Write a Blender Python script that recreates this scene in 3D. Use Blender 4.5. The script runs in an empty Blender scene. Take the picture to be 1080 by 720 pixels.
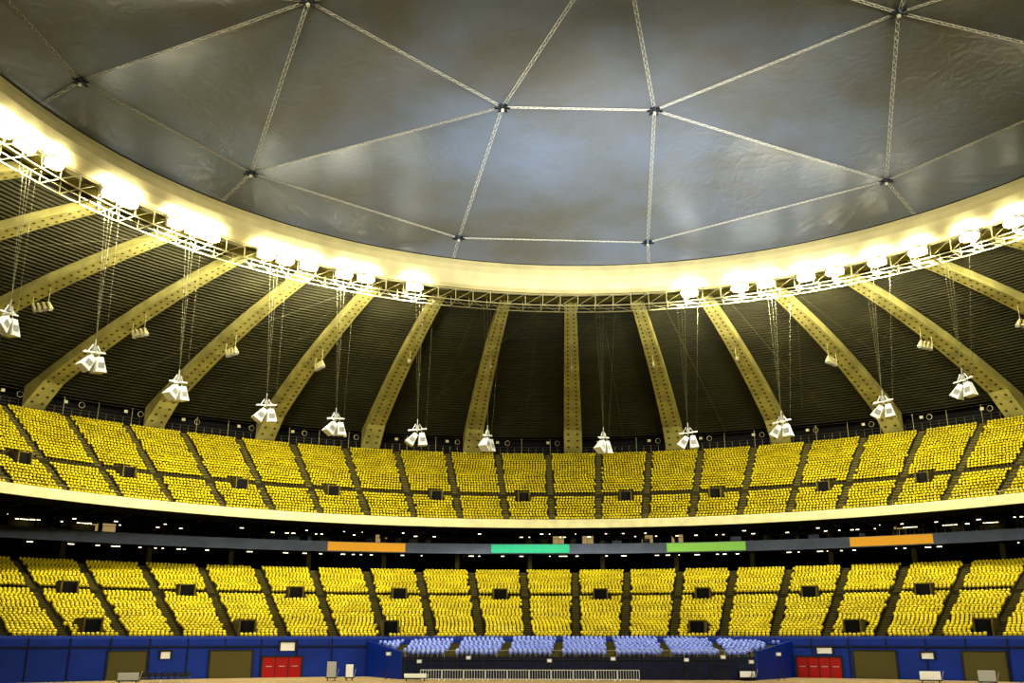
import bpy, math, random
import numpy as np
from mathutils import Vector, Matrix
from mathutils.geometry import delaunay_2d_cdt
random.seed(4); rng=np.random.default_rng(4)
H=4.3
D2R=math.pi/180
CU=(5.5,75.0); CL=(2.9,44.9); CR=(10.0,71.8)
AX=3.7
# ---------------------------------------------------------------- materials
def mat(name,col,rough=.6,metal=0,emit=None,es=0,noise=0,nscale=1.0,bump=0,spec=.5):
    m=bpy.data.materials.new(name); m.use_nodes=True
    nt=m.node_tree; b=nt.nodes['Principled BSDF']
    b.inputs['Base Color'].default_value=(*col,1); b.inputs['Roughness'].default_value=rough
    b.inputs['Metallic'].default_value=metal; b.inputs['Specular IOR Level'].default_value=spec
    if emit: b.inputs['Emission Color'].default_value=(*emit,1); b.inputs['Emission Strength'].default_value=es
    if noise or bump:
        tc=nt.nodes.new('ShaderNodeTexCoord'); n=nt.nodes.new('ShaderNodeTexNoise')
        n.inputs['Scale'].default_value=nscale; n.inputs['Detail'].default_value=6
        nt.links.new(tc.outputs['Object'],n.inputs['Vector'])
        if noise:
            r=nt.nodes.new('ShaderNodeValToRGB')
            r.color_ramp.elements[0].position=.3; r.color_ramp.elements[1].position=.7
            r.color_ramp.elements[0].color=(*[c*(1-noise) for c in col],1)
            r.color_ramp.elements[1].color=(*[min(1,c*(1+noise)) for c in col],1)
            nt.links.new(n.outputs['Fac'],r.inputs['Fac']); nt.links.new(r.outputs['Color'],b.inputs['Base Color'])
        if bump:
            bp=nt.nodes.new('ShaderNodeBump'); bp.inputs['Strength'].default_value=bump; bp.inputs['Distance'].default_value=.3
            nt.links.new(n.outputs['Fac'],bp.inputs['Height']); nt.links.new(bp.outputs['Normal'],b.inputs['Normal'])
    return m
M_seat=mat('seat_yellow_plastic',(.60,.495,.010),.5,noise=.2,nscale=.35)
M_seatw=mat('seat_pale_blue_plastic',(.27,.34,.74),.45,noise=.1,nscale=.5)
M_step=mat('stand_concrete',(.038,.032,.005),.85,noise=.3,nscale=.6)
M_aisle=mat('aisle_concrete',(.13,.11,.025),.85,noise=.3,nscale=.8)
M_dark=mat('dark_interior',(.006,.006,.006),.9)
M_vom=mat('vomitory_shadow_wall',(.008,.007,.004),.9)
M_darkst=mat('dark_painted_steel',(.03,.03,.02),.6)
M_lining=mat('roof_lining_slats',(.036,.034,.012),.75,noise=.25,nscale=.2)
M_rib=mat('rib_concrete',(.38,.345,.125),.8,noise=.25,nscale=.35)
M_slot=mat('rib_slot_dark',(.05,.045,.015),.9)
M_ring=mat('ring_cream_paint',(.64,.57,.31),.55,noise=.12,nscale=.3)
M_truss=mat('truss_pale_steel',(.42,.38,.2),.5)
M_cable=mat('cable_steel',(.16,.15,.08),.5,metal=.3)
M_lace=mat('membrane_lacing',(.60,.58,.48),.6)
M_hub=mat('hub_dark_metal',(.05,.06,.08),.4,metal=.6)
M_rim=mat('rim_cream_fascia',(.66,.62,.36),.5,noise=.1,nscale=.6)
M_grey=mat('mezzanine_grey_panel',(.13,.16,.25),.5,noise=.15,nscale=.5)
M_blue=mat('blue_field_wall',(.004,.04,.30),.5,noise=.15,nscale=.5)
M_navy=mat('navy_front_panel',(.006,.012,.05),.5)
M_olive=mat('olive_roller_door',(.13,.115,.03),.6)
M_red=mat('red_door_paint',(.42,.008,.008),.5)
M_white=mat('white_paint',(.85,.85,.8),.5)
M_grille=mat('speaker_grille_grey',(.45,.45,.42),.7)
M_lamp=mat('floodlight_lens',(1,1,.9),.3,emit=(1,.98,.86),es=70)
M_can=mat('floodlight_housing',(.6,.57,.45),.4,metal=.1)
M_small=mat('small_lamp_lens',(1,1,.9),.3,emit=(1,.9,.6),es=2.5)
M_win=mat('lit_suite_window',(.3,.25,.1),.3,emit=(1,.75,.35),es=.3)
M_floor=mat('field_floor_tan',(.34,.25,.12),.85,noise=.15,nscale=.2)
M_glass=mat('suite_dark_glass',(.02,.025,.03),.12)
M_orange=mat('ad_orange',(.6,.30,.02),.5,emit=(.95,.5,.04),es=.3)
M_teal=mat('ad_teal',(.03,.4,.22),.5,emit=(.08,.6,.38),es=.3)
M_green=mat('ad_green',(.2,.45,.08),.5,emit=(.38,.65,.14),es=.3)
# membrane: coated fabric
def membrane_mat():
    m=bpy.data.materials.new('roof_membrane_fabric'); m.use_nodes=True; nt=m.node_tree; N=nt.nodes; L=nt.links
    b=N['Principled BSDF']; b.inputs['Roughness'].default_value=.34; b.inputs['Specular IOR Level'].default_value=.5
    tc=N.new('ShaderNodeTexCoord')
    n=N.new('ShaderNodeTexNoise'); n.inputs['Scale'].default_value=.06; n.inputs['Detail'].default_value=4
    L.new(tc.outputs['Object'],n.inputs['Vector'])
    r=N.new('ShaderNodeValToRGB'); e=r.color_ramp.elements
    e[0].position=.34; e[0].color=(.135,.135,.125,1); e[1].position=.66; e[1].color=(.175,.21,.275,1)
    L.new(n.outputs['Fac'],r.inputs['Fac']); L.new(r.outputs['Color'],b.inputs['Base Color'])
    n2=N.new('ShaderNodeTexNoise'); n2.inputs['Scale'].default_value=.55; n2.inputs['Detail'].default_value=7; n2.inputs['Distortion'].default_value=1.2
    L.new(tc.outputs['Object'],n2.inputs['Vector'])
    bp=N.new('ShaderNodeBump'); bp.inputs['Strength'].default_value=.32; bp.inputs['Distance'].default_value=.3
    L.new(n2.outputs['Fac'],bp.inputs['Height']); L.new(bp.outputs['Normal'],b.inputs['Normal'])
    return m
M_mem=membrane_mat()
# ---------------------------------------------------------------- mesh builder
class MB:
    def __init__(s): s.v=[];s.f=[];s.m=[];s.mats=[]
    def mi(s,mt):
        if mt not in s.mats: s.mats.append(mt)
        return s.mats.index(mt)
    def add(s,vs,fs,mt):
        o=len(s.v); i=s.mi(mt); s.v+= [tuple(p) for p in vs]
        for f in fs: s.f.append([o+a for a in f]); s.m.append(i)
    def box(s,c,ax,ay,az,mt):
        c=Vector(c);ax=Vector(ax);ay=Vector(ay);az=Vector(az)
        vs=[c+i*ax+j*ay+k*az for i in(-1,1) for j in(-1,1) for k in(-1,1)]
        s.add(vs,[(0,1,3,2),(4,6,7,5),(0,4,5,1),(2,3,7,6),(0,2,6,4),(1,5,7,3)],mt)
    def tube(s,a,b,r,mt,n=4,r2=None,cap=True):
        a=Vector(a);b=Vector(b);d=(b-a)
        if d.length<1e-6:return
        d.normalize();u=d.orthogonal().normalized();w=d.cross(u); r2=r if r2 is None else r2
        vs=[];fs=[]
        for p,rr in((a,r),(b,r2)):
            for i in range(n):
                t=2*math.pi*i/n; vs.append(p+u*math.cos(t)*rr+w*math.sin(t)*rr)
        for i in range(n): j=(i+1)%n; fs.append((i,j,n+j,n+i))
        if cap: fs+= [tuple(range(n-1,-1,-1)),tuple(range(n,2*n))]
        s.add(vs,fs,mt)
    def revolve(s,C,prof,p0,p1,step,mt,closed=False):
        n=max(2,int(round(abs(p1-p0)/step))); full=abs(abs(p1-p0)-360)<1e-3
        cnt=n if full else n+1; k=len(prof); vs=[];fs=[]
        for i in range(cnt):
            ph=(p0+(p1-p0)*i/n)*D2R
            for R,z in prof: vs.append((C[0]+R*math.sin(ph),C[1]+R*math.cos(ph),z+H))
        for i in range(n):
            j=(i+1)%cnt if full else i+1
            for q in range(k if closed else k-1):
                q2=(q+1)%k; fs.append((i*k+q,j*k+q,j*k+q2,i*k+q2))
        s.add(vs,fs,mt)
    def obj(s,name,smooth=False,loc=None):
        me=bpy.data.meshes.new(name); 
        vs=s.v
        if loc is not None: vs=[(a-loc[0],b-loc[1],c-loc[2]) for a,b,c in vs]
        me.from_pydata(vs,[],s.f); 
        for mt in s.mats: me.materials.append(mt)
        me.polygons.foreach_set('material_index',s.m)
        if smooth: me.polygons.foreach_set('use_smooth',[True]*len(s.f))
        me.update(); o=bpy.data.objects.new(name,me); bpy.context.collection.objects.link(o)
        if loc is not None: o.location=loc
        return o
def P(C,R,ph,z): return Vector((C[0]+R*math.sin(ph*D2R),C[1]+R*math.cos(ph*D2R),z+H))
def dirs(ph):
    p=ph*D2R; return Vector((math.sin(p),math.cos(p),0)),Vector((math.cos(p),-math.sin(p),0))
UP=Vector((0,0,1))
def phi_of(C,R,bearing):
    "angle about centre C of the point on circle R seen on a compass bearing from the spectator seat"
    s,c=math.sin(bearing*D2R),math.cos(bearing*D2R); b=C[0]*s+C[1]*c
    d=b+math.sqrt(b*b-(C[0]**2+C[1]**2-R*R)); return math.atan2(d*s-C[0],d*c-C[1])/D2R
# ---------------------------------------------------------------- floor
mb=MB(); mb.box((0,70,-.1),(170,0,0),(0,150,0),(0,0,.1),M_floor); mb.obj('floor')
# ---------------------------------------------------------------- seats
def seat_template():
    vs=[];fs=[]
    def prism(pts,y0,y1,lean=0):
        o=len(vs);n=len(pts)
        for y in(y0,y1):
            for x,z in pts: vs.append((x,y+lean*(z-.4),z))
        fs.append([o+i for i in range(n)]); fs.append([o+n+i for i in range(n-1,-1,-1)])
        for i in range(n): j=(i+1)%n; fs.append([o+i,o+n+i,o+n+j,o+j])
    prism([(-.19,.38),(.19,.38),(.205,.62),(.11,.72),(-.11,.72),(-.205,.62)],.12,.17,.18)
    def bx(x0,x1,y0,y1,z0,z1):
        o=len(vs)
        for x in(x0,x1):
            for y in(y0,y1):
                for z in(z0,z1): vs.append((x,y,z))
        for f in((0,1,3,2),(4,6,7,5),(0,4,5,1),(2,3,7,6),(0,2,6,4),(1,5,7,3)): fs.append([o+a for a in f])
    bx(-.19,.19,-.26,.13,.34,.39)
    bx(-.03,.03,-.02,.12,0,.35)
    return np.array(vs),fs
SV,SF=seat_template()
def build_seats(name,places,mt):
    n=len(places); pl=np.array(places); ph=pl[:,3]
    V=np.zeros((n,len(SV),3)); s=np.sin(ph)[:,None];c=np.cos(ph)[:,None]
    jit=1+rng.normal(0,.03,(n,1))
    x=SV[None,:,0]; y=SV[None,:,1]; z=SV[None,:,2]*jit
    V[:,:,0]=pl[:,0:1]+x*c+y*s; V[:,:,1]=pl[:,1:2]-x*s+y*c; V[:,:,2]=pl[:,2:3]+z
    nv=len(SV); tot=[len(f) for f in SF]; flat=np.concatenate([np.array(f) for f in SF])
    loops=(flat[None,:]+(np.arange(n)*nv)[:,None]).ravel()
    totals=np.tile(np.array(tot),n); starts=np.concatenate([[0],np.cumsum(totals)[:-1]])
    me=bpy.data.meshes.new(name); me.vertices.add(n*nv); me.vertices.foreach_set('co',V.ravel())
    me.loops.add(len(loops)); me.loops.foreach_set('vertex_index',loops.astype(np.int32))
    me.polygons.add(len(totals)); me.polygons.foreach_set('loop_start',starts.astype(np.int32)); 
    me.polygons.foreach_set('loop_total',totals.astype(np.int32))
    me.materials.append(mt); me.update(calc_edges=True); me.validate()
    o=bpy.data.objects.new(name,me); bpy.context.collection.objects.link(o); return o
def tier(name,C,rows,aisles,voms,p0,p1,tread):
    places=[]; st=MB(); 
    prof=[]
    for i,(R,z,flag) in enumerate(rows):
        prof.append((R,z)); Rn=rows[i+1][0] if i+1<len(rows) else R+tread
        prof.append((Rn,z))
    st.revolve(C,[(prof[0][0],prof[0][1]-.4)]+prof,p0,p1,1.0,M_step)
    for i,(R,z,flag) in enumerate(rows):
        if flag!='seat': continue
        Rs=R+.45*tread; dphi=.50/Rs/D2R
        a=p0+random.random()*dphi
        while a<p1:
            ok=True
            for q in aisles:
                if abs(a-q)*D2R*Rs<.68: ok=False;break
            if ok:
                for (vp,i0,i1,w) in voms:
                    if i0<=i<=i1 and abs(a-vp)*D2R*Rs<w+.35: ok=False;break
            if ok:
                q=P(C,Rs,a,z); places.append((q.x,q.y,q.z,a*D2R))
            a+=dphi
        Rn=rows[i+1][0] if i+1<len(rows) else R+tread
        rise=(rows[i+1][1]-z) if i+1<len(rows) else .4
        for q in aisles:
            if q<p0 or q>p1: continue
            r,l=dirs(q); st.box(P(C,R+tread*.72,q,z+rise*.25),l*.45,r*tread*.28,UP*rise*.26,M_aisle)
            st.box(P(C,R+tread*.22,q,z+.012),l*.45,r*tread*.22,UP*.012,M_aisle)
    st.obj(name+'_stand_terrace')
    build_seats(name+'_yellow_seats',places,M_seat)
    for (vp,i0,i1,w) in voms:
        v=MB(); r,l=dirs(vp); R0,z0=rows[i0][0],rows[i0][1]; R1=rows[min(i1+1,len(rows)-1)][0]; hh=1.8; zt=z0+hh
        dp=(R1-R0)/2; mid=(R0+R1)/2
        v.box(P(C,mid,vp,z0+hh/2+.05)-l*w,l*.1,r*dp,UP*(hh/2+.1),M_aisle)
        v.box(P(C,mid,vp,z0+hh/2+.05)+l*w,l*.1,r*dp,UP*(hh/2+.1),M_aisle)
        v.box(P(C,mid+.3,vp,zt+.1),l*(w+.1),r*(dp-.3),UP*.08,M_aisle)
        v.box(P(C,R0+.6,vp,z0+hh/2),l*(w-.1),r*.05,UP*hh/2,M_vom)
        for sx in(-1,1):
            v.tube(P(C,R0,vp,zt+.15)+l*w*sx,P(C,R0,vp,zt+.8)+l*w*sx,.03,M_cable)
        v.tube(P(C,R0,vp,zt+.8)-l*w,P(C,R0,vp,zt+.8)+l*w,.03,M_cable)
        v.obj('vomitory_entrance')
# upper tier
U=[]; R=79.2; z=17.3
for i in range(11): U.append((R,z,'seat')); R+=.82; z+=.53
U.append((R,z,'walk')); R+=1.2; z+=.8
for i in range(18): U.append((R,z,'seat')); R+=.8; z+=.535
U.append((R,z,'walk'))
SP=360/34
phib=lambda k:3.4+SP*k
ua=[3.4+SP/2*(k+.5) for k in range(-15,15)]
uv=[(phib(k)+SP/2+.4*(-1)**k,9,12,.9) for k in range(-7,8)]
tier('upper',CU,U,ua,uv,-74,80,.81)
# lower tier
Lr=[]; R=80.6; z=.05
for i in range(20): Lr.append((R,z,'seat')); R+=.81; z+=.275
Lr.append((R,z,'walk')); R+=1.2; z+=.5
for i in range(15): Lr.append((R,z,'seat')); R+=.80; z+=.272
Lr.append((R,z,'walk'))
la=[AX+4.3*k for k in range(-16,17)]
lv=[(AX+8.6*(k+.25),18,20,.95) for k in range(-7,7)]
for b in(-23.0,-15.0,-7.0,10.6,19.0,25.5): lv.append((phi_of(CL,82,b),1,5,.95))
tier('lower',CL,Lr,la,lv,-66,72,.81)
# ---------------------------------------------------------------- upper deck rim, soffit
mb=MB()
mb.revolve(CU,[(78.8,17.0),(78.8,18.25),(79.15,18.4),(79.2,17.0)],-76,82,1,M_rim,closed=True)
mb.obj('upper_deck_rim_fascia')
mb=MB()
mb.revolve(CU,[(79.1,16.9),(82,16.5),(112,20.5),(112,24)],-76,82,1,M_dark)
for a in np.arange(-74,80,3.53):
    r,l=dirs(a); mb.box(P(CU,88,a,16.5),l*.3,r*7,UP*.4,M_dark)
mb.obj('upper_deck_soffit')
mb=MB()  # handrail on rim
a=-74
while a<80:
    mb.tube(P(CU,79.0,a,18.3),P(CU,79.0,a,18.9),.03,M_truss,3)
    mb.tube(P(CU,79.0,a,18.9),P(CU,79.0,a+1.5,18.9),.03,M_truss,3); a+=1.5
mb.obj('rim_handrail')
# rear promenade + wall + fence on top of the upper tier
Rt=U[-1][0]; zt=U[-1][1]
mb=MB()
mb.revolve(CU,[(Rt,zt),(Rt+3.2,zt),(Rt+3.2,zt+7)],-76,82,1,M_dark)
mb.obj('wall_back')
mb=MB(); a=-74.0; i=0
while a<80:
    mb.tube(P(CU,Rt+.8,a,zt),P(CU,Rt+.8,a,zt+(3.2 if i%4==0 else 1.5)),.05,M_truss if i%4==0 else M_cable,4)
    for hh in(.5,1.0,1.5): mb.tube(P(CU,Rt+.8,a,zt+hh),P(CU,Rt+.8,a+.75,zt+hh),.03,M_cable,3)
    if i%4==0: mb.tube(P(CU,Rt+.8,a,zt+3.1),P(CU,Rt+.8,a+3,zt+3.1),.04,M_cable,3)
    if i%7==3:
        r,l=dirs(a); c=P(CU,Rt+.7,a,zt+2.3)
        for q in range(12):
            t0,t1=q*math.pi/6,(q+1)*math.pi/6
            mb.tube(c+l*.45*math.cos(t0)+UP*.45*math.sin(t0),c+l*.45*math.cos(t1)+UP*.45*math.sin(t1),.06,M_truss,3)
    a+=.75; i+=1
mb.obj('promenade_fence')
mb=MB()
for q in ua:
    if -74<q<80:
        r,l=dirs(q); mb.box(P(CU,Rt+.6,q,zt+2.4),l*.3,r*.05,UP*.25,M_truss)
mb.obj('section_number_signs')
# ---------------------------------------------------------------- ribs & lining
phit=lambda k:-.8+8.35*k
Rb0,Rt0=Rt+1.0,66.9
zl=lambda t:37.2+(52.2-37.2)*t+1.6*4*t*(1-t)
dep=lambda t:1.7*(1-t)+1.1*t+1.6*max(0,1-t/.10)
def roofpt(k,t,off=0):
    a=P(CU,Rb0,phib(k),0); b=P(CR,Rt0,phit(k),0); p=a.lerp(b,t); p.z=zl(t)+H+off; return p
for k in range(-9,9):
    mb=MB(); n=30; vs=[];fs=[]
    a=roofpt(k,0);b=roofpt(k,1); d=(b-a); d.z=0; d.normalize(); l=Vector((d.y,-d.x,0))
    for i in range(n+1):
        t=i/n; w=(3.5*(1-t)+1.7*t)/2; p=roofpt(k,t); q=p-UP*dep(t)
        vs+=[p-l*w,q-l*w,q+l*w,p+l*w]
    for i in range(n):
        o=i*4
        for e in((0,1),(1,2),(2,3)): fs.append((o+e[0],o+e[1],o+4+e[1],o+4+e[0]))
    fs.append((0,3,2,1))
    mb.add(vs,fs,M_rib)
    L=(b-a).length; m=int(L/1.15)
    for i in range(1,m):
        t=i/m; w=(3.5*(1-t)+1.7*t)/2
        sl=(roofpt(k,min(1,t+.01))-UP*dep(min(1,t+.01)))-(roofpt(k,t)-UP*dep(t)); sl.normalize()
        for sx in(-.5,.5):
            c=roofpt(k,t)-UP*dep(t)+l*w*sx; nn=sl.cross(l).normalized()
            mb.box(c,l*w*.12,sl*.17,nn*.03,M_slot)
    mb.obj('roof_rib')
mb=MB(); vs=[];fs=[]; NT=64; ks=np.arange(-9,8.01,.25)
for k in ks:
    for i in range(NT):
        t=i/(NT-1); 
        vs.append(roofpt(k,t,-.13)); vs.append(roofpt(k,min(1,t+.004),.08))
for a in range(len(ks)-1):
    for i in range(2*NT-1):
        o=a*2*NT+i; fs.append((o,o+1,o+2*NT+1,o+2*NT))
mb.add(vs,fs,M_lining); mb.obj('ceiling')
# ---------------------------------------------------------------- ring beam
mb=MB()
mb.revolve(CR,[(62.7,54.3),(62.35,53.4),(62.25,52.4),(62.45,51.3),(62.9,50.5),(63.5,50.1),(67,50.1),(67.2,53.5),(66.5,54.8)],0,360,1.5,M_ring,closed=True)
mb.obj('roof_ring_beam',smooth=False)
mb=MB(); nb=150; st=360/nb
for i in range(nb):
    a=i*st;b=a+st;m_=a+st/2
    pts={}
    for key,(R,z) in dict(it=(63.6,49.9),ib=(63.6,48.2),ot=(66.6,49.9),ob=(66.6,48.2)).items():
        pts[key]=(P(CR,R,a,z),P(CR,R,b,z)); mb.tube(*pts[key],.09,M_truss,4,cap=False)
    mb.tube(pts['it'][0],pts['ib'][0],.09,M_truss,4,cap=False); mb.tube(pts['ot'][0],pts['ob'][0],.07,M_truss,4,cap=False)
    mb.tube(pts['ib'][0],pts['ob'][0],.08,M_truss,4,cap=False)
    mb.tube(pts['ib'][0],pts['it'][1],.045,M_truss,4,cap=False); mb.tube(pts['ib'][0],pts['ob'][1],.04,M_truss,4,cap=False)
    mb.tube(P(CR,65,a,48.2),P(CR,65,b,48.2),.05,M_truss,4,cap=False)
mb.revolve(CR,[(64.2,49.7),(66.4,49.7)],0,360,2.4,M_olive)
mb.obj('ring_catwalk_truss')
# ---------------------------------------------------------------- membrane
nodes=[];
def nd(R,ph,z): nodes.append((CR[0]+R*math.sin(ph*D2R),CR[1]+R*math.cos(ph*D2R),z)); return len(nodes)-1
c0=nd(0,0,62.5)
Bs=[nd(r,p,60) for r,p in((30.9,-76.5),(28.9,-22.6),(28.2,14.2),(30.1,72.6),(30,122),(30,172),(30,228))]
Aphi=[-74.2,-49.7,-17.4,9.9,44.7,76,104,132,160,188,216,244,268]
AR=[57.9,56.5,59.6,59.4,54.4]+[57]*8
As=[nd(r,p,56.5) for r,p in zip(AR,Aphi)]
NR=104; Rs=[nd(62.7,i*360/NR,54.4) for i in range(NR)]
edges=[]
for i in range(7): edges+=[(c0,Bs[i]),(Bs[i],Bs[(i+1)%7])]
for i in range(13): edges.append((As[i],As[(i+1)%13]))
edges+=[(Bs[0],As[0]),(Bs[0],As[1]),(Bs[1],As[1]),(Bs[1],As[2]),(Bs[2],As[3]),(Bs[2],As[4]),(Bs[3],As[4]),(Bs[3],As[5]),(Bs[3],As[6]),(Bs[4],As[6]),(Bs[4],As[7]),(Bs[4],As[8]),(Bs[5],As[8]),(Bs[5],As[9]),(Bs[5],As[10]),(Bs[6],As[10]),(Bs[6],As[11]),(Bs[6],As[12]),(Bs[0],As[12])]
cab=list(edges)
edges+=[(Rs[i],Rs[(i+1)%NR]) for i in range(NR)]
res=delaunay_2d_cdt([Vector(n[:2]) for n in nodes],edges,[],0,1e-4)
v2,_,f2,ov,_,_=res
zof={}
for i,orig in enumerate(ov): zof[i]=nodes[orig[0]][2] if orig else 57
mb=MB(); core=set([c0]+Bs+As); quad={Bs[1],Bs[2],As[2],As[3]}
for f in f2:
    if len(f)!=3: continue
    p=[Vector((v2[i].x,v2[i].y,zof[i]+H)) for i in f]; ids=[ov[i][0] if ov[i] else -1 for i in f]; inner=all(q in core for q in ids)
    n=14 if inner else 5; sag=1.5 if inner else .15
    if set(ids)<=quad: sag=0
    idx={};vs=[];fs=[]
    for i in range(n+1):
        for j in range(n+1-i):
            a,b=i/n,j/n;c=1-a-b; q=p[0]*a+p[1]*b+p[2]*c; q=q.copy(); q.z+=sag*27*a*b*c*.6
            idx[(i,j)]=len(vs); vs.append(q)
    for i in range(n):
        for j in range(n-i):
            fs.append((idx[(i,j)],idx[(i+1,j)],idx[(i,j+1)]))
            if j<n-i-1: fs.append((idx[(i+1,j)],idx[(i+1,j+1)],idx[(i,j+1)]))
    mb.add(vs,fs,M_mem)
mb.obj('roof_membrane',smooth=True)
mb=MB()
def lace(a,b,w=.17,zo=-.12):
    a=Vector(a)+Vector((0,0,H+zo));b=Vector(b)+Vector((0,0,H+zo)); d=b-a;L=d.length;d.normalize(); l=Vector((d.y,-d.x,0)).normalized()*w
    mb.tube(a+l,b+l,.03,M_lace,3,cap=False);mb.tube(a-l,b-l,.03,M_lace,3,cap=False)
    n=int(L/.62)
    for i in range(n):
        p=a+d*(i*L/n);q=a+d*((i+1)*L/n); s=1 if i%2 else -1
        mb.tube(p+l*s,q-l*s,.035,M_lace,3,cap=False)
for i,j in cab: lace(nodes[i],nodes[j])
for i,a in zip(As,Aphi):
    lace(nodes[i],(CR[0]+62.5*math.sin(a*D2R),CR[1]+62.5*math.cos(a*D2R),54.5))
mb.obj('membrane_lacing_cables')
mb=MB()
for i in [c0]+Bs+As:
    x,y,zz=nodes[i]; c=Vector((x,y,zz+H-.2)); mb.tube(c-UP*.2,c+UP*.15,.45,M_hub,14,r2=.65)
    mb.tube(c-UP*.45,c-UP*.2,.2,M_lace,10)
    for q in range(6):
        t=q*math.pi/3; mb.box(c+Vector((math.cos(t),math.sin(t),0))*.7-UP*.1,Vector((math.cos(t),math.sin(t),0))*.22,Vector((-math.sin(t),math.cos(t),0))*.09,UP*.06,M_hub)
mb.obj('membrane_node_hubs')
# ---------------------------------------------------------------- floodlights
vis=[-31.25,-30.0,-28.4,-25.1,-24.05,-21.2,-20.05,-19.1,-15.7,-14.5,-13.0,-10.8,-9.4,-6.3,11.3,14.4,16.0,18.4,20.1,22.55,24.85,27.7,30.05]
phs=[phi_of(CR,63.3,b) for b in vis]
back=list(np.arange(75,290,24.0))
def light(kind,name,loc,energy,col,parent,aim=None,size=.5,spot=150,blend=.6):
    l=bpy.data.lights.new(name,kind); l.energy=energy; l.color=col; l.shadow_soft_size=size
    if kind=='SPOT': l.spot_size=spot*D2R; l.spot_blend=blend
    o=bpy.data.objects.new(name,l); bpy.context.collection.objects.link(o)
    o.parent=parent; o.location=Vector(loc)-parent.location
    if aim is not None: o.rotation_euler=(Vector(aim)-Vector(loc)).to_track_quat('-Z','Y').to_euler()
    return o
for n,ph in enumerate(phs+back):
    r,l=dirs(ph); c=P(CR,63.0,ph,49.3); mb=MB()
    fwd=(-r*.75-UP*.66).normalized()
    for j in range(3):
        q=c+l*(j-1)*.76+UP*(.1 if j%2 else -.1)
        mb.tube(q-fwd*.45,q+fwd*.1,.18,M_can,14,r2=.50)
        mb.tube(q+fwd*.08,q+fwd*.16,.47,M_lamp,14)
        for sx in(-1,1): mb.tube(q+l*.4*sx-fwd*.1,q+l*.4*sx-fwd*.1+UP*.7+r*.3,.03,M_can,4)
    mb.tube(c-l*1.2+UP*.6+r*.3,c+l*1.2+UP*.6+r*.3,.07,M_can,4)
    # reflector panels added behind the heads, catching light to imitate a lamp halo
    for j in range(3): mb.box(c+r*.62+l*(j-1)*.76+UP*.0,l*.37,r*.02,UP*.55,M_can)
    o=mb.obj('floodlight',loc=c)
    if n<len(phs):
        fall=max(.45,1.25-abs(vis[n]-3)/42)
        light('SPOT','lamp',P(CR,63.9,ph,48.5),13500*fall,(1,.95,.76),o,P(CU,88,ph,10),.5,168)
        light('SPOT','ring_glow_fill',c-r*1.1-UP*.35,1650,(1,.97,.82),o,c+r*3+UP*1.0,.3,150)  # extra spot added facing the ring, brightens the fascia to imitate lamp glow
    else:
        light('SPOT','lamp',c+fwd*.8,37000,(1,.95,.78),o,P(CR,82,2 if ph<180 else 4,10) if 100<ph<260 else P(CR,85,ph+180,10),.5,80,)
# added unseen spots on the field floor, put in to brighten the membrane
for (x,y,ex,ax_,ay_) in ((-6,62,1,-4,110),(10,62,1.6,14,117),(26,62,1,28,110)):
    mb=MB(); c=Vector((x,y,.9)); aim=Vector((ax_,ay_,62)); d=(aim-c).normalized()
    mb.tube(c-d*.5,c+d*.4,.3,M_can,14,r2=.5); mb.tube(c+d*.38,c+d*.42,.46,M_small,14)
    mb.box(Vector((x,y,.06)),(.5,0,0),(0,.4,0),(0,0,.06),M_darkst)
    for sx in(-1,1): mb.box(Vector((x+.5*sx,y,.5)),(.04,0,0),(0,.08,0),(0,0,.45),M_darkst)
    o=mb.obj('added_membrane_uplight',loc=c)
    light('SPOT','lamp',c+d*.8,120000*ex,(.93,.96,1),o,aim,.6,50,1)
# ---------------------------------------------------------------- hanging speaker clusters
for i,b in enumerate([-29.3,-24.7,-20.0,-14.9,-10.75,-5.8,-1.5,5.6,10.7,16.2,21.9,26.2]):
    ph=phi_of(CR,64,b); r,l=dirs(ph); c=P(CR,64,ph,26.9+(b-3)**2*(.0035 if b<3 else .006))
    yaw=(.9 if i in(6,7) else .15*(-1)**i); ll=l*math.cos(yaw)+r*math.sin(yaw); rr=r*math.cos(yaw)-l*math.sin(yaw)
    mb=MB(); K=.88
    mb.tube(c-ll*1.5*K+UP*1.0*K,c+ll*1.5*K+UP*1.35*K,.11,M_white,6)
    mb.tube(c-rr*.8*K+UP*1.1*K,c+rr*.8*K+UP*1.1*K,.08,M_white,6)
    mb.box(c+UP*1.6*K,ll*.25,rr*.2,UP*.25,M_grille)
    mb.tube(c-ll*.9*K+UP*1.0*K,c-ll*.3*K+UP*2.1*K,.06,M_white,4); mb.tube(c+ll*.9*K+UP*1.2*K,c+ll*.3*K+UP*2.1*K,.06,M_white,4)
    mb.tube(c+UP*1.8*K,c+UP*2.9*K,.08,M_grille,5)
    for sx in(-1,1):
        tl=(.35*sx-.25); u=(UP*math.cos(tl)+ll*math.sin(-tl)).normalized(); w=ll*math.cos(tl)+UP*math.sin(tl)
        q=c+ll*.78*sx*K-UP*.35*K; vs=[]
        for zz,wd,dd in((1.0,.38,.45),(-1.0,.74,.72)):
            for ax,ay in((-1,-1),(1,-1),(1,1),(-1,1)): vs.append(q+(u*zz+w*wd*ax+rr*dd*ay)*K)
        mb.add(vs,[(0,3,2,1),(4,5,6,7),(0,1,5,4),(1,2,6,5),(2,3,7,6),(3,0,4,7)],M_white)
        mb.box(q-rr*.62*K-u*.25*K,w*.42*K,rr*.03,u*.5*K,M_grille)
        mb.tube(q+u*.95*K,q+u*1.6*K,.05,M_grille,4)
    top=c+UP*2.8*K
    for sx in(-.6,0,.5): mb.tube(top,P(CR,64.8,ph,48.2)+l*sx,.025,M_cable,3)
    mb.tube(c+ll*1.4*K+UP*1.3*K,P(CR,66,ph,48.2)+l*2.4,.02,M_cable,3)
    mb.obj('speaker_cluster',loc=c)
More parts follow.
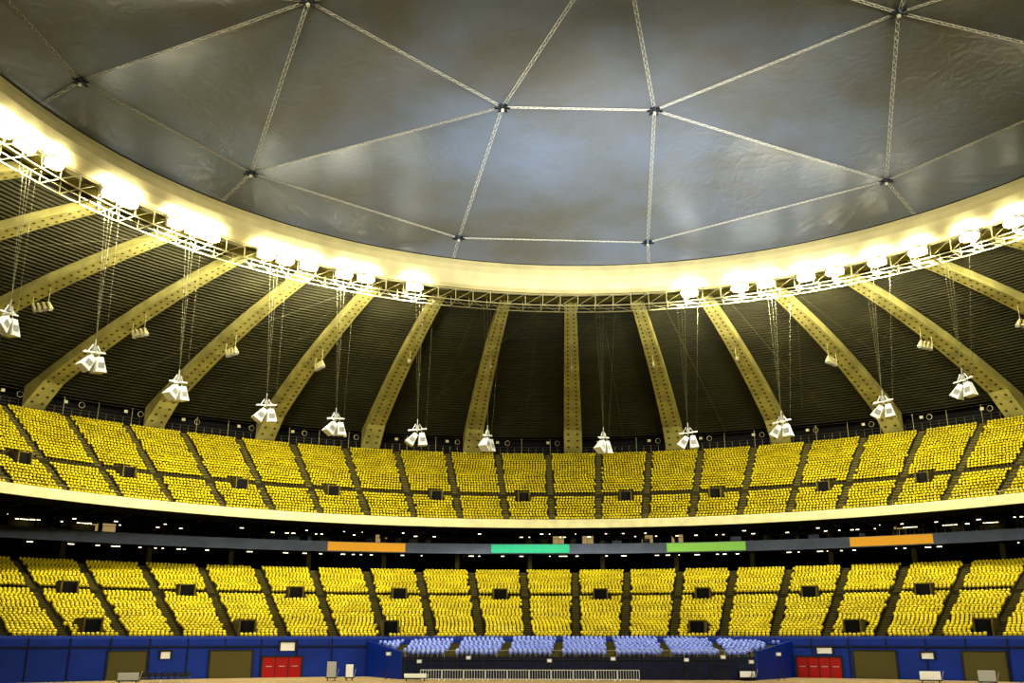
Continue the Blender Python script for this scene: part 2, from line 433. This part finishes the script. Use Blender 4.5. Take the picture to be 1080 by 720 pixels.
# lamp racks under the ribs
for k in range(-7,6):
    t=.56 if abs(k)<3 else .5
    base=roofpt(k,t)-UP*dep(t); a=roofpt(k,0);b=roofpt(k,1);d=(b-a);d.z=0;d.normalize();l=Vector((d.y,-d.x,0))
    s=1 if abs(k)>=3 else .6; c=base-UP*1.6*s; mb=MB()
    cnt=4 if abs(k)>=3 else 2
    mb.tube(c-d*1.5*s,c+d*1.5*s,.07,M_truss,4)
    mb.tube(c-d*1.3*s,base-d*1.3*s+UP*.3,.05,M_truss,4); mb.tube(c+d*1.3*s,base+d*1.3*s+UP*.8,.05,M_truss,4)
    for i in range(cnt):
        q=c+d*(i-(cnt-1)/2)*.85*s; f=(d*.5-UP*.85).normalized()
        mb.tube(q,q+f*1.25*s,.2*s,M_truss,8,r2=.36*s); mb.tube(q+f*1.24*s,q+f*1.3*s,.33*s,M_grille,8)
    mb.obj('rib_lamp_rack',loc=c)
# long slack cables from ring down to the promenade
mb=MB()
for k in np.arange(-8.5,7,1):
    a=P(CR,66.5,phit(k),48.3)
    b2=P(CU,Rt+.8,phib(k),zt+3); mb.tube(a,b2,.025,M_cable,3,cap=False)
    mb.tube(a,P(CU,Rt-8,phib(k-1.2),zt+4),.025,M_cable,3,cap=False) if int(k)%3==0 else None
mb.obj('guy_cables')
# ---------------------------------------------------------------- mezzanine
mb=MB()
mb.revolve(CL,[(111.0,13.1),(111.0,14.7),(111.3,14.7),(111.3,13.1)],-68,74,1,M_grey,closed=True)
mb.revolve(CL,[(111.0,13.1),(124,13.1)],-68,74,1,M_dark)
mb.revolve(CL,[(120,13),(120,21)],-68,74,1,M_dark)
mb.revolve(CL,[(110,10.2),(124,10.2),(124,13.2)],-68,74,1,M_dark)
a=-66.0; i=0
while a<72:
    r,l=dirs(a)
    mb.tube(P(CL,111.15,a,14.7),P(CL,111.15,a,15.5),.035,M_cable,3); mb.tube(P(CL,111.15,a,15.5),P(CL,111.15,a+1.2,15.5),.03,M_cable,3)
    if i%5==0:
        mb.box(P(CL,112.4,a,11.7),l*.35,r*.45,UP*1.4,M_step)
        mb.box(P(CL,116,a,16.5),l*.3,r*.3,UP*3.4,M_darkst)
    mb.box(P(CL,119.8,a,15.9),l*.95,r*.05,UP*.9,M_win if random.random()<.18 else M_glass)
    if random.random()<.6: mb.box(P(CL,113.2,a,15.0),l*random.uniform(.3,.9),r*.3,UP*random.uniform(.3,.7),random.choice((M_darkst,M_grey,M_step)))
    a+=1.2;i+=1
mb.obj('mezzanine_gallery')
mb=MB(); 
for a in np.arange(-64,70,.8):
    a+=random.uniform(-.3,.3); r,l=dirs(a)
    if random.random()<.5: mb.box(P(CL,112.5,a,12.85),l*random.uniform(.1,.45),r*.12,UP*.05,M_small)
    if random.random()<.6: mb.box(P(CL,112.6,a,random.choice((15.9,16.4))),l*random.uniform(.1,.3),r*.1,UP*.05,M_small)
mb.obj('concourse_lights')
for b0,b1,mt in((-10.8,-6.3,M_orange),(-1.24,3.4,M_teal),(9.1,13.6,M_green),(19.3,23.6,M_orange)):
    mb=MB(); p0,p1=phi_of(CL,110.9,b0),phi_of(CL,110.9,b1)
    mb.revolve(CL,[(110.9,13.25),(110.9,14.6),(110.98,14.6),(110.98,13.25)],p0,p1,1,mt,closed=True)
    mb.obj('advertising_banner')
# press boxes (right)
for b in (22.5,24.5,26.5,28.5,-24,-27):
    ph=phi_of(CL,112.5,b); r,l=dirs(ph); mb=MB()
    mb.box(P(CL,113.2,ph,16.1),l*1.9,r*.9,UP*.08,M_step)
    for sx in(-1,-.33,.33,1): mb.box(P(CL,112.3,ph,15.5)+l*1.85*sx,l*.05,r*.05,UP*.75,M_truss)
    mb.box(P(CL,113.9,ph,15.3),l*1.7,r*.05,UP*.5,M_olive); mb.box(P(CL,113,ph,15.9),l*1.0,r*.1,UP*.04,M_small)
    mb.obj('press_box')
# ---------------------------------------------------------------- field wall
mb=MB()
mb.revolve(CL,[(80.2,-H),(80.2,.05),(80.25,.35),(80.5,.35),(80.6,-.3)],-68,74,1,M_blue)
mb.obj('wall_field')
def wall_item(name,b0,b1,z0,z1,mt,kind):
    p0,p1=phi_of(CL,80.1,b0),phi_of(CL,80.1,b1); pm=(p0+p1)/2; r,l=dirs(pm); w=(p1-p0)*D2R*80.1/2; mb=MB(); c=P(CL,80.1,pm,(z0+z1)/2-H); h=(z1-z0)/2
    mb.box(c,l*w,r*.06,UP*h,mt)
    for sx in(-1,1): mb.box(c+l*(w+.08)*sx-r*.05,l*.09,r*.1,UP*(h+.08),M_darkst)
    mb.box(c+UP*(h+.05)-r*.05,l*(w+.16),r*.1,UP*.09,M_darkst)
    if kind=='roller':
        n=int((z1-z0)/.3)
        for i in range(n): mb.box(c-r*.08-UP*h+UP*(i+.5)*(2*h/n),l*w,r*.03,UP*.1,mt)
    elif kind=='double':
        n=max(2,int(w*2/1.2))
        for i in range(1,n): mb.box(c-r*.07-l*w+l*i*(2*w/n),l*.04,r*.03,UP*h,M_darkst)
        for i in range(n): mb.box(c-r*.09-l*w+l*(i+.5)*(2*w/n)+UP*.1,l*.35,r*.02,UP*.05,M_grille)
    mb.obj(name)
for b0,b1 in((-22,-20.1),(-16.8,-14.6),(18.9,21),(24.3,26.3)): wall_item('door_roller',b0,b1,0,3.0,M_olive,'roller')
for b0,b1 in((-14.0,-11.9),(15.9,18.2)): wall_item('door_red',b0,b1,0,2.3,M_red,'double')
for b0,b1,z0,z1 in((-13.1,-12.3,3.0,4.0),(17.0,17.8,2.7,3.4),(-19.4,-18.9,2.2,3.0),(22.3,22.9,2.2,2.9)): wall_item('wall_sign',b0,b1,z0,z1,M_white,'sign')
# pilasters on wall
mb=MB()
for a in np.arange(-66,72,3.0):
    r,l=dirs(a); mb.box(P(CL,80.15,a,-H/2+.1),l*.06,r*.08,UP*(H/2),M_navy)
mb.revolve(CL,[(80.05,-.9),(80.05,-.7),(80.2,-.7)],-68,74,1,M_navy)
mb.obj('trim_field_wall')
# ---------------------------------------------------------------- retractable block
axd,axl=dirs(AX)
def AP(d,s,z): return axd*d+axl*s+UP*(z+H)
places=[]; st=MB(); nr=13
for i in range(nr):
    f=i/(nr-1); d=113+f*11.2; hw=19.3+8.0*f; z=-1.95+f*1.65
    st.box(AP(d+.43,0,(z-H)/2),axl*hw,axd*.44,UP*(z+H)/2,M_aisle)
    s=-hw+.4+random.random()*.3
    while s<hw-.3:
        if abs((s+30)%6.2-3.1)>.55:
            q=AP(d+.4,s,z); places.append((q.x,q.y,q.z,AX*D2R))
        s+=.56
st.obj('retractable_stand_platform')
build_seats('retractable_pale_blue_seats',places,M_seatw)
mb=MB()
for sx in(-1,1):
    a0,a1=AP(112.7,19.8*sx,-H),AP(124.9,28.2*sx,-H); b0,b1=AP(112.7,19.8*sx,-1.3),AP(124.9,28.2*sx,.35)
    off=axl*.25*sx
    mb.add([a0,a1,b1,b0,a0+off,a1+off,b1+off,b0+off],[(0,1,2,3),(7,6,5,4),(3,2,6,7),(0,3,7,4),(1,5,6,2)],M_blue)
mb.box(AP(112.75,0,-H/2-.95),axl*19.8,axd*.1,UP*(H/2-.95+.0),M_navy)
for s in np.arange(-19.5,19.6,1.5):
    mb.box(AP(112.6,s,-H/2-.95),axl*.05,axd*.06,UP*(H/2-.95),M_darkst)
    mb.tube(AP(112.7,s,-1.95),AP(112.7,s,-1.2),.035,M_grille,3)
mb.tube(AP(112.7,-19.7,-1.2),AP(112.7,19.7,-1.2),.04,M_grille,4)
mb.box(AP(112.55,0,-2.2),axl*19.8,axd*.05,UP*.05,M_darkst)
mb.obj('retractable_stand_wall')
# tripod stands with lamp heads in front of the block
for s,ht in((-21,2.6),(-17.5,1.8),(-12,2.2),(-3,1.9),(4,2.1),(12,2.0),(16,2.3),(19,1.8),(22,2.6)):
    mb=MB(); c=AP(110.6,s,-H)
    for q in range(3):
        t=q*2.094; mb.tube(c+Vector((math.cos(t)*.5,math.sin(t)*.5,0)),c+UP*.8,.03,M_darkst,4)
    mb.tube(c+UP*.7,c+UP*ht,.035,M_darkst,5); mb.box(c+UP*(ht+.15),axl*.28,axd*.12,UP*.2,M_grille)
    mb.box(c+UP*(ht+.15)-axd*.13,axl*.2,axd*.02,UP*.13,M_white)
    mb.obj('tripod_lamp_stand')
# crowd barriers
def barrier(d,s):
    mb=MB(); w=1.15
    for z in(.15,1.1): mb.tube(AP(d,s-w,z-H),AP(d,s+w,z-H),.045,M_white,4)
    for i in range(9): mb.tube(AP(d,s-w+i*w/4,.15-H),AP(d,s-w+i*w/4,1.1-H),.03 if i%8 else .045,M_white,3)
    for sx in(-.8,.8): mb.box(AP(d,s+sx*w,.06-H),axl*.04,axd*.35,UP*.06,M_white)
    mb.obj('crowd_barrier')
for s in np.arange(-16,8,2.4): barrier(109.5,s)
# carts / chairs near the wall
def cart(b,d,wd,ht,mt):
    r,l=dirs(b); c=r*d; mb=MB()
    mb.box(c+UP*(.35+ht/2),l*wd,r*.5,UP*ht/2,mt); mb.box(c+UP*.3,l*(wd+.1),r*.6,UP*.05,M_darkst)
    for sx in(-1,1):
        for sy in(-1,1):
            q=c+l*wd*.8*sx+r*.4*sy; mb.tube(q+UP*.14-l*.05,q+UP*.14+l*.05,.14,M_darkst,10)
    mb.tube(c+l*(wd+.05)+UP*.3,c+l*(wd+.3)+UP*1.2,.04,M_grille,4)
    mb.obj('equipment_cart')
for a in((22.6,112,1.0,.8,M_white),(25.3,110,.8,1.0,M_grille),(-20.9,109,1.0,.7,M_grille),(-10.2,112,.5,1.6,M_grille),(-9.2,112,.4,1.3,M_white),(13.2,113,.8,.6,M_white),(-5.5,109,1.2,.4,M_white)): cart(*a)
def chair(b,d):
    r,l=dirs(b); c=r*d; mb=MB()
    mb.box(c+UP*.45,l*.24,r*.22,UP*.03,M_darkst); mb.box(c+UP*.8+r*.22,l*.24,r*.03,UP*.22,M_darkst)
    for sx in(-1,1):
        for sy in(-1,1): mb.tube(c+l*.2*sx+r*.18*sy,c+l*.2*sx+r*.18*sy+UP*.45,.025,M_grille,4)
        mb.tube(c+l*.2*sx+r*.2+UP*.45,c+l*.2*sx+r*.24+UP*.8,.025,M_grille,4)
    mb.obj('folding_chair')
for i in range(8): chair(-20.2+i*.33,110+.3*(i%2))
# ---------------------------------------------------------------- world, camera
w=bpy.data.worlds.new('world'); bpy.context.scene.world=w; w.use_nodes=True
w.node_tree.nodes['Background'].inputs[0].default_value=(.8,.9,1,1); w.node_tree.nodes['Background'].inputs[1].default_value=.004
cd=bpy.data.cameras.new('camera'); cam=bpy.data.objects.new('camera',cd); bpy.context.collection.objects.link(cam)
cd.sensor_width=36; cd.lens=1000/1080*36; cd.clip_end=1000
cam.location=(0,0,H); cam.rotation_euler=((90+17.43)*D2R,0,0); bpy.context.scene.camera=cam
vs=bpy.context.scene.view_settings; vs.view_transform='Standard'
try: vs.look='High Contrast'
except Exception: vs.look='None'
vs.exposure=0
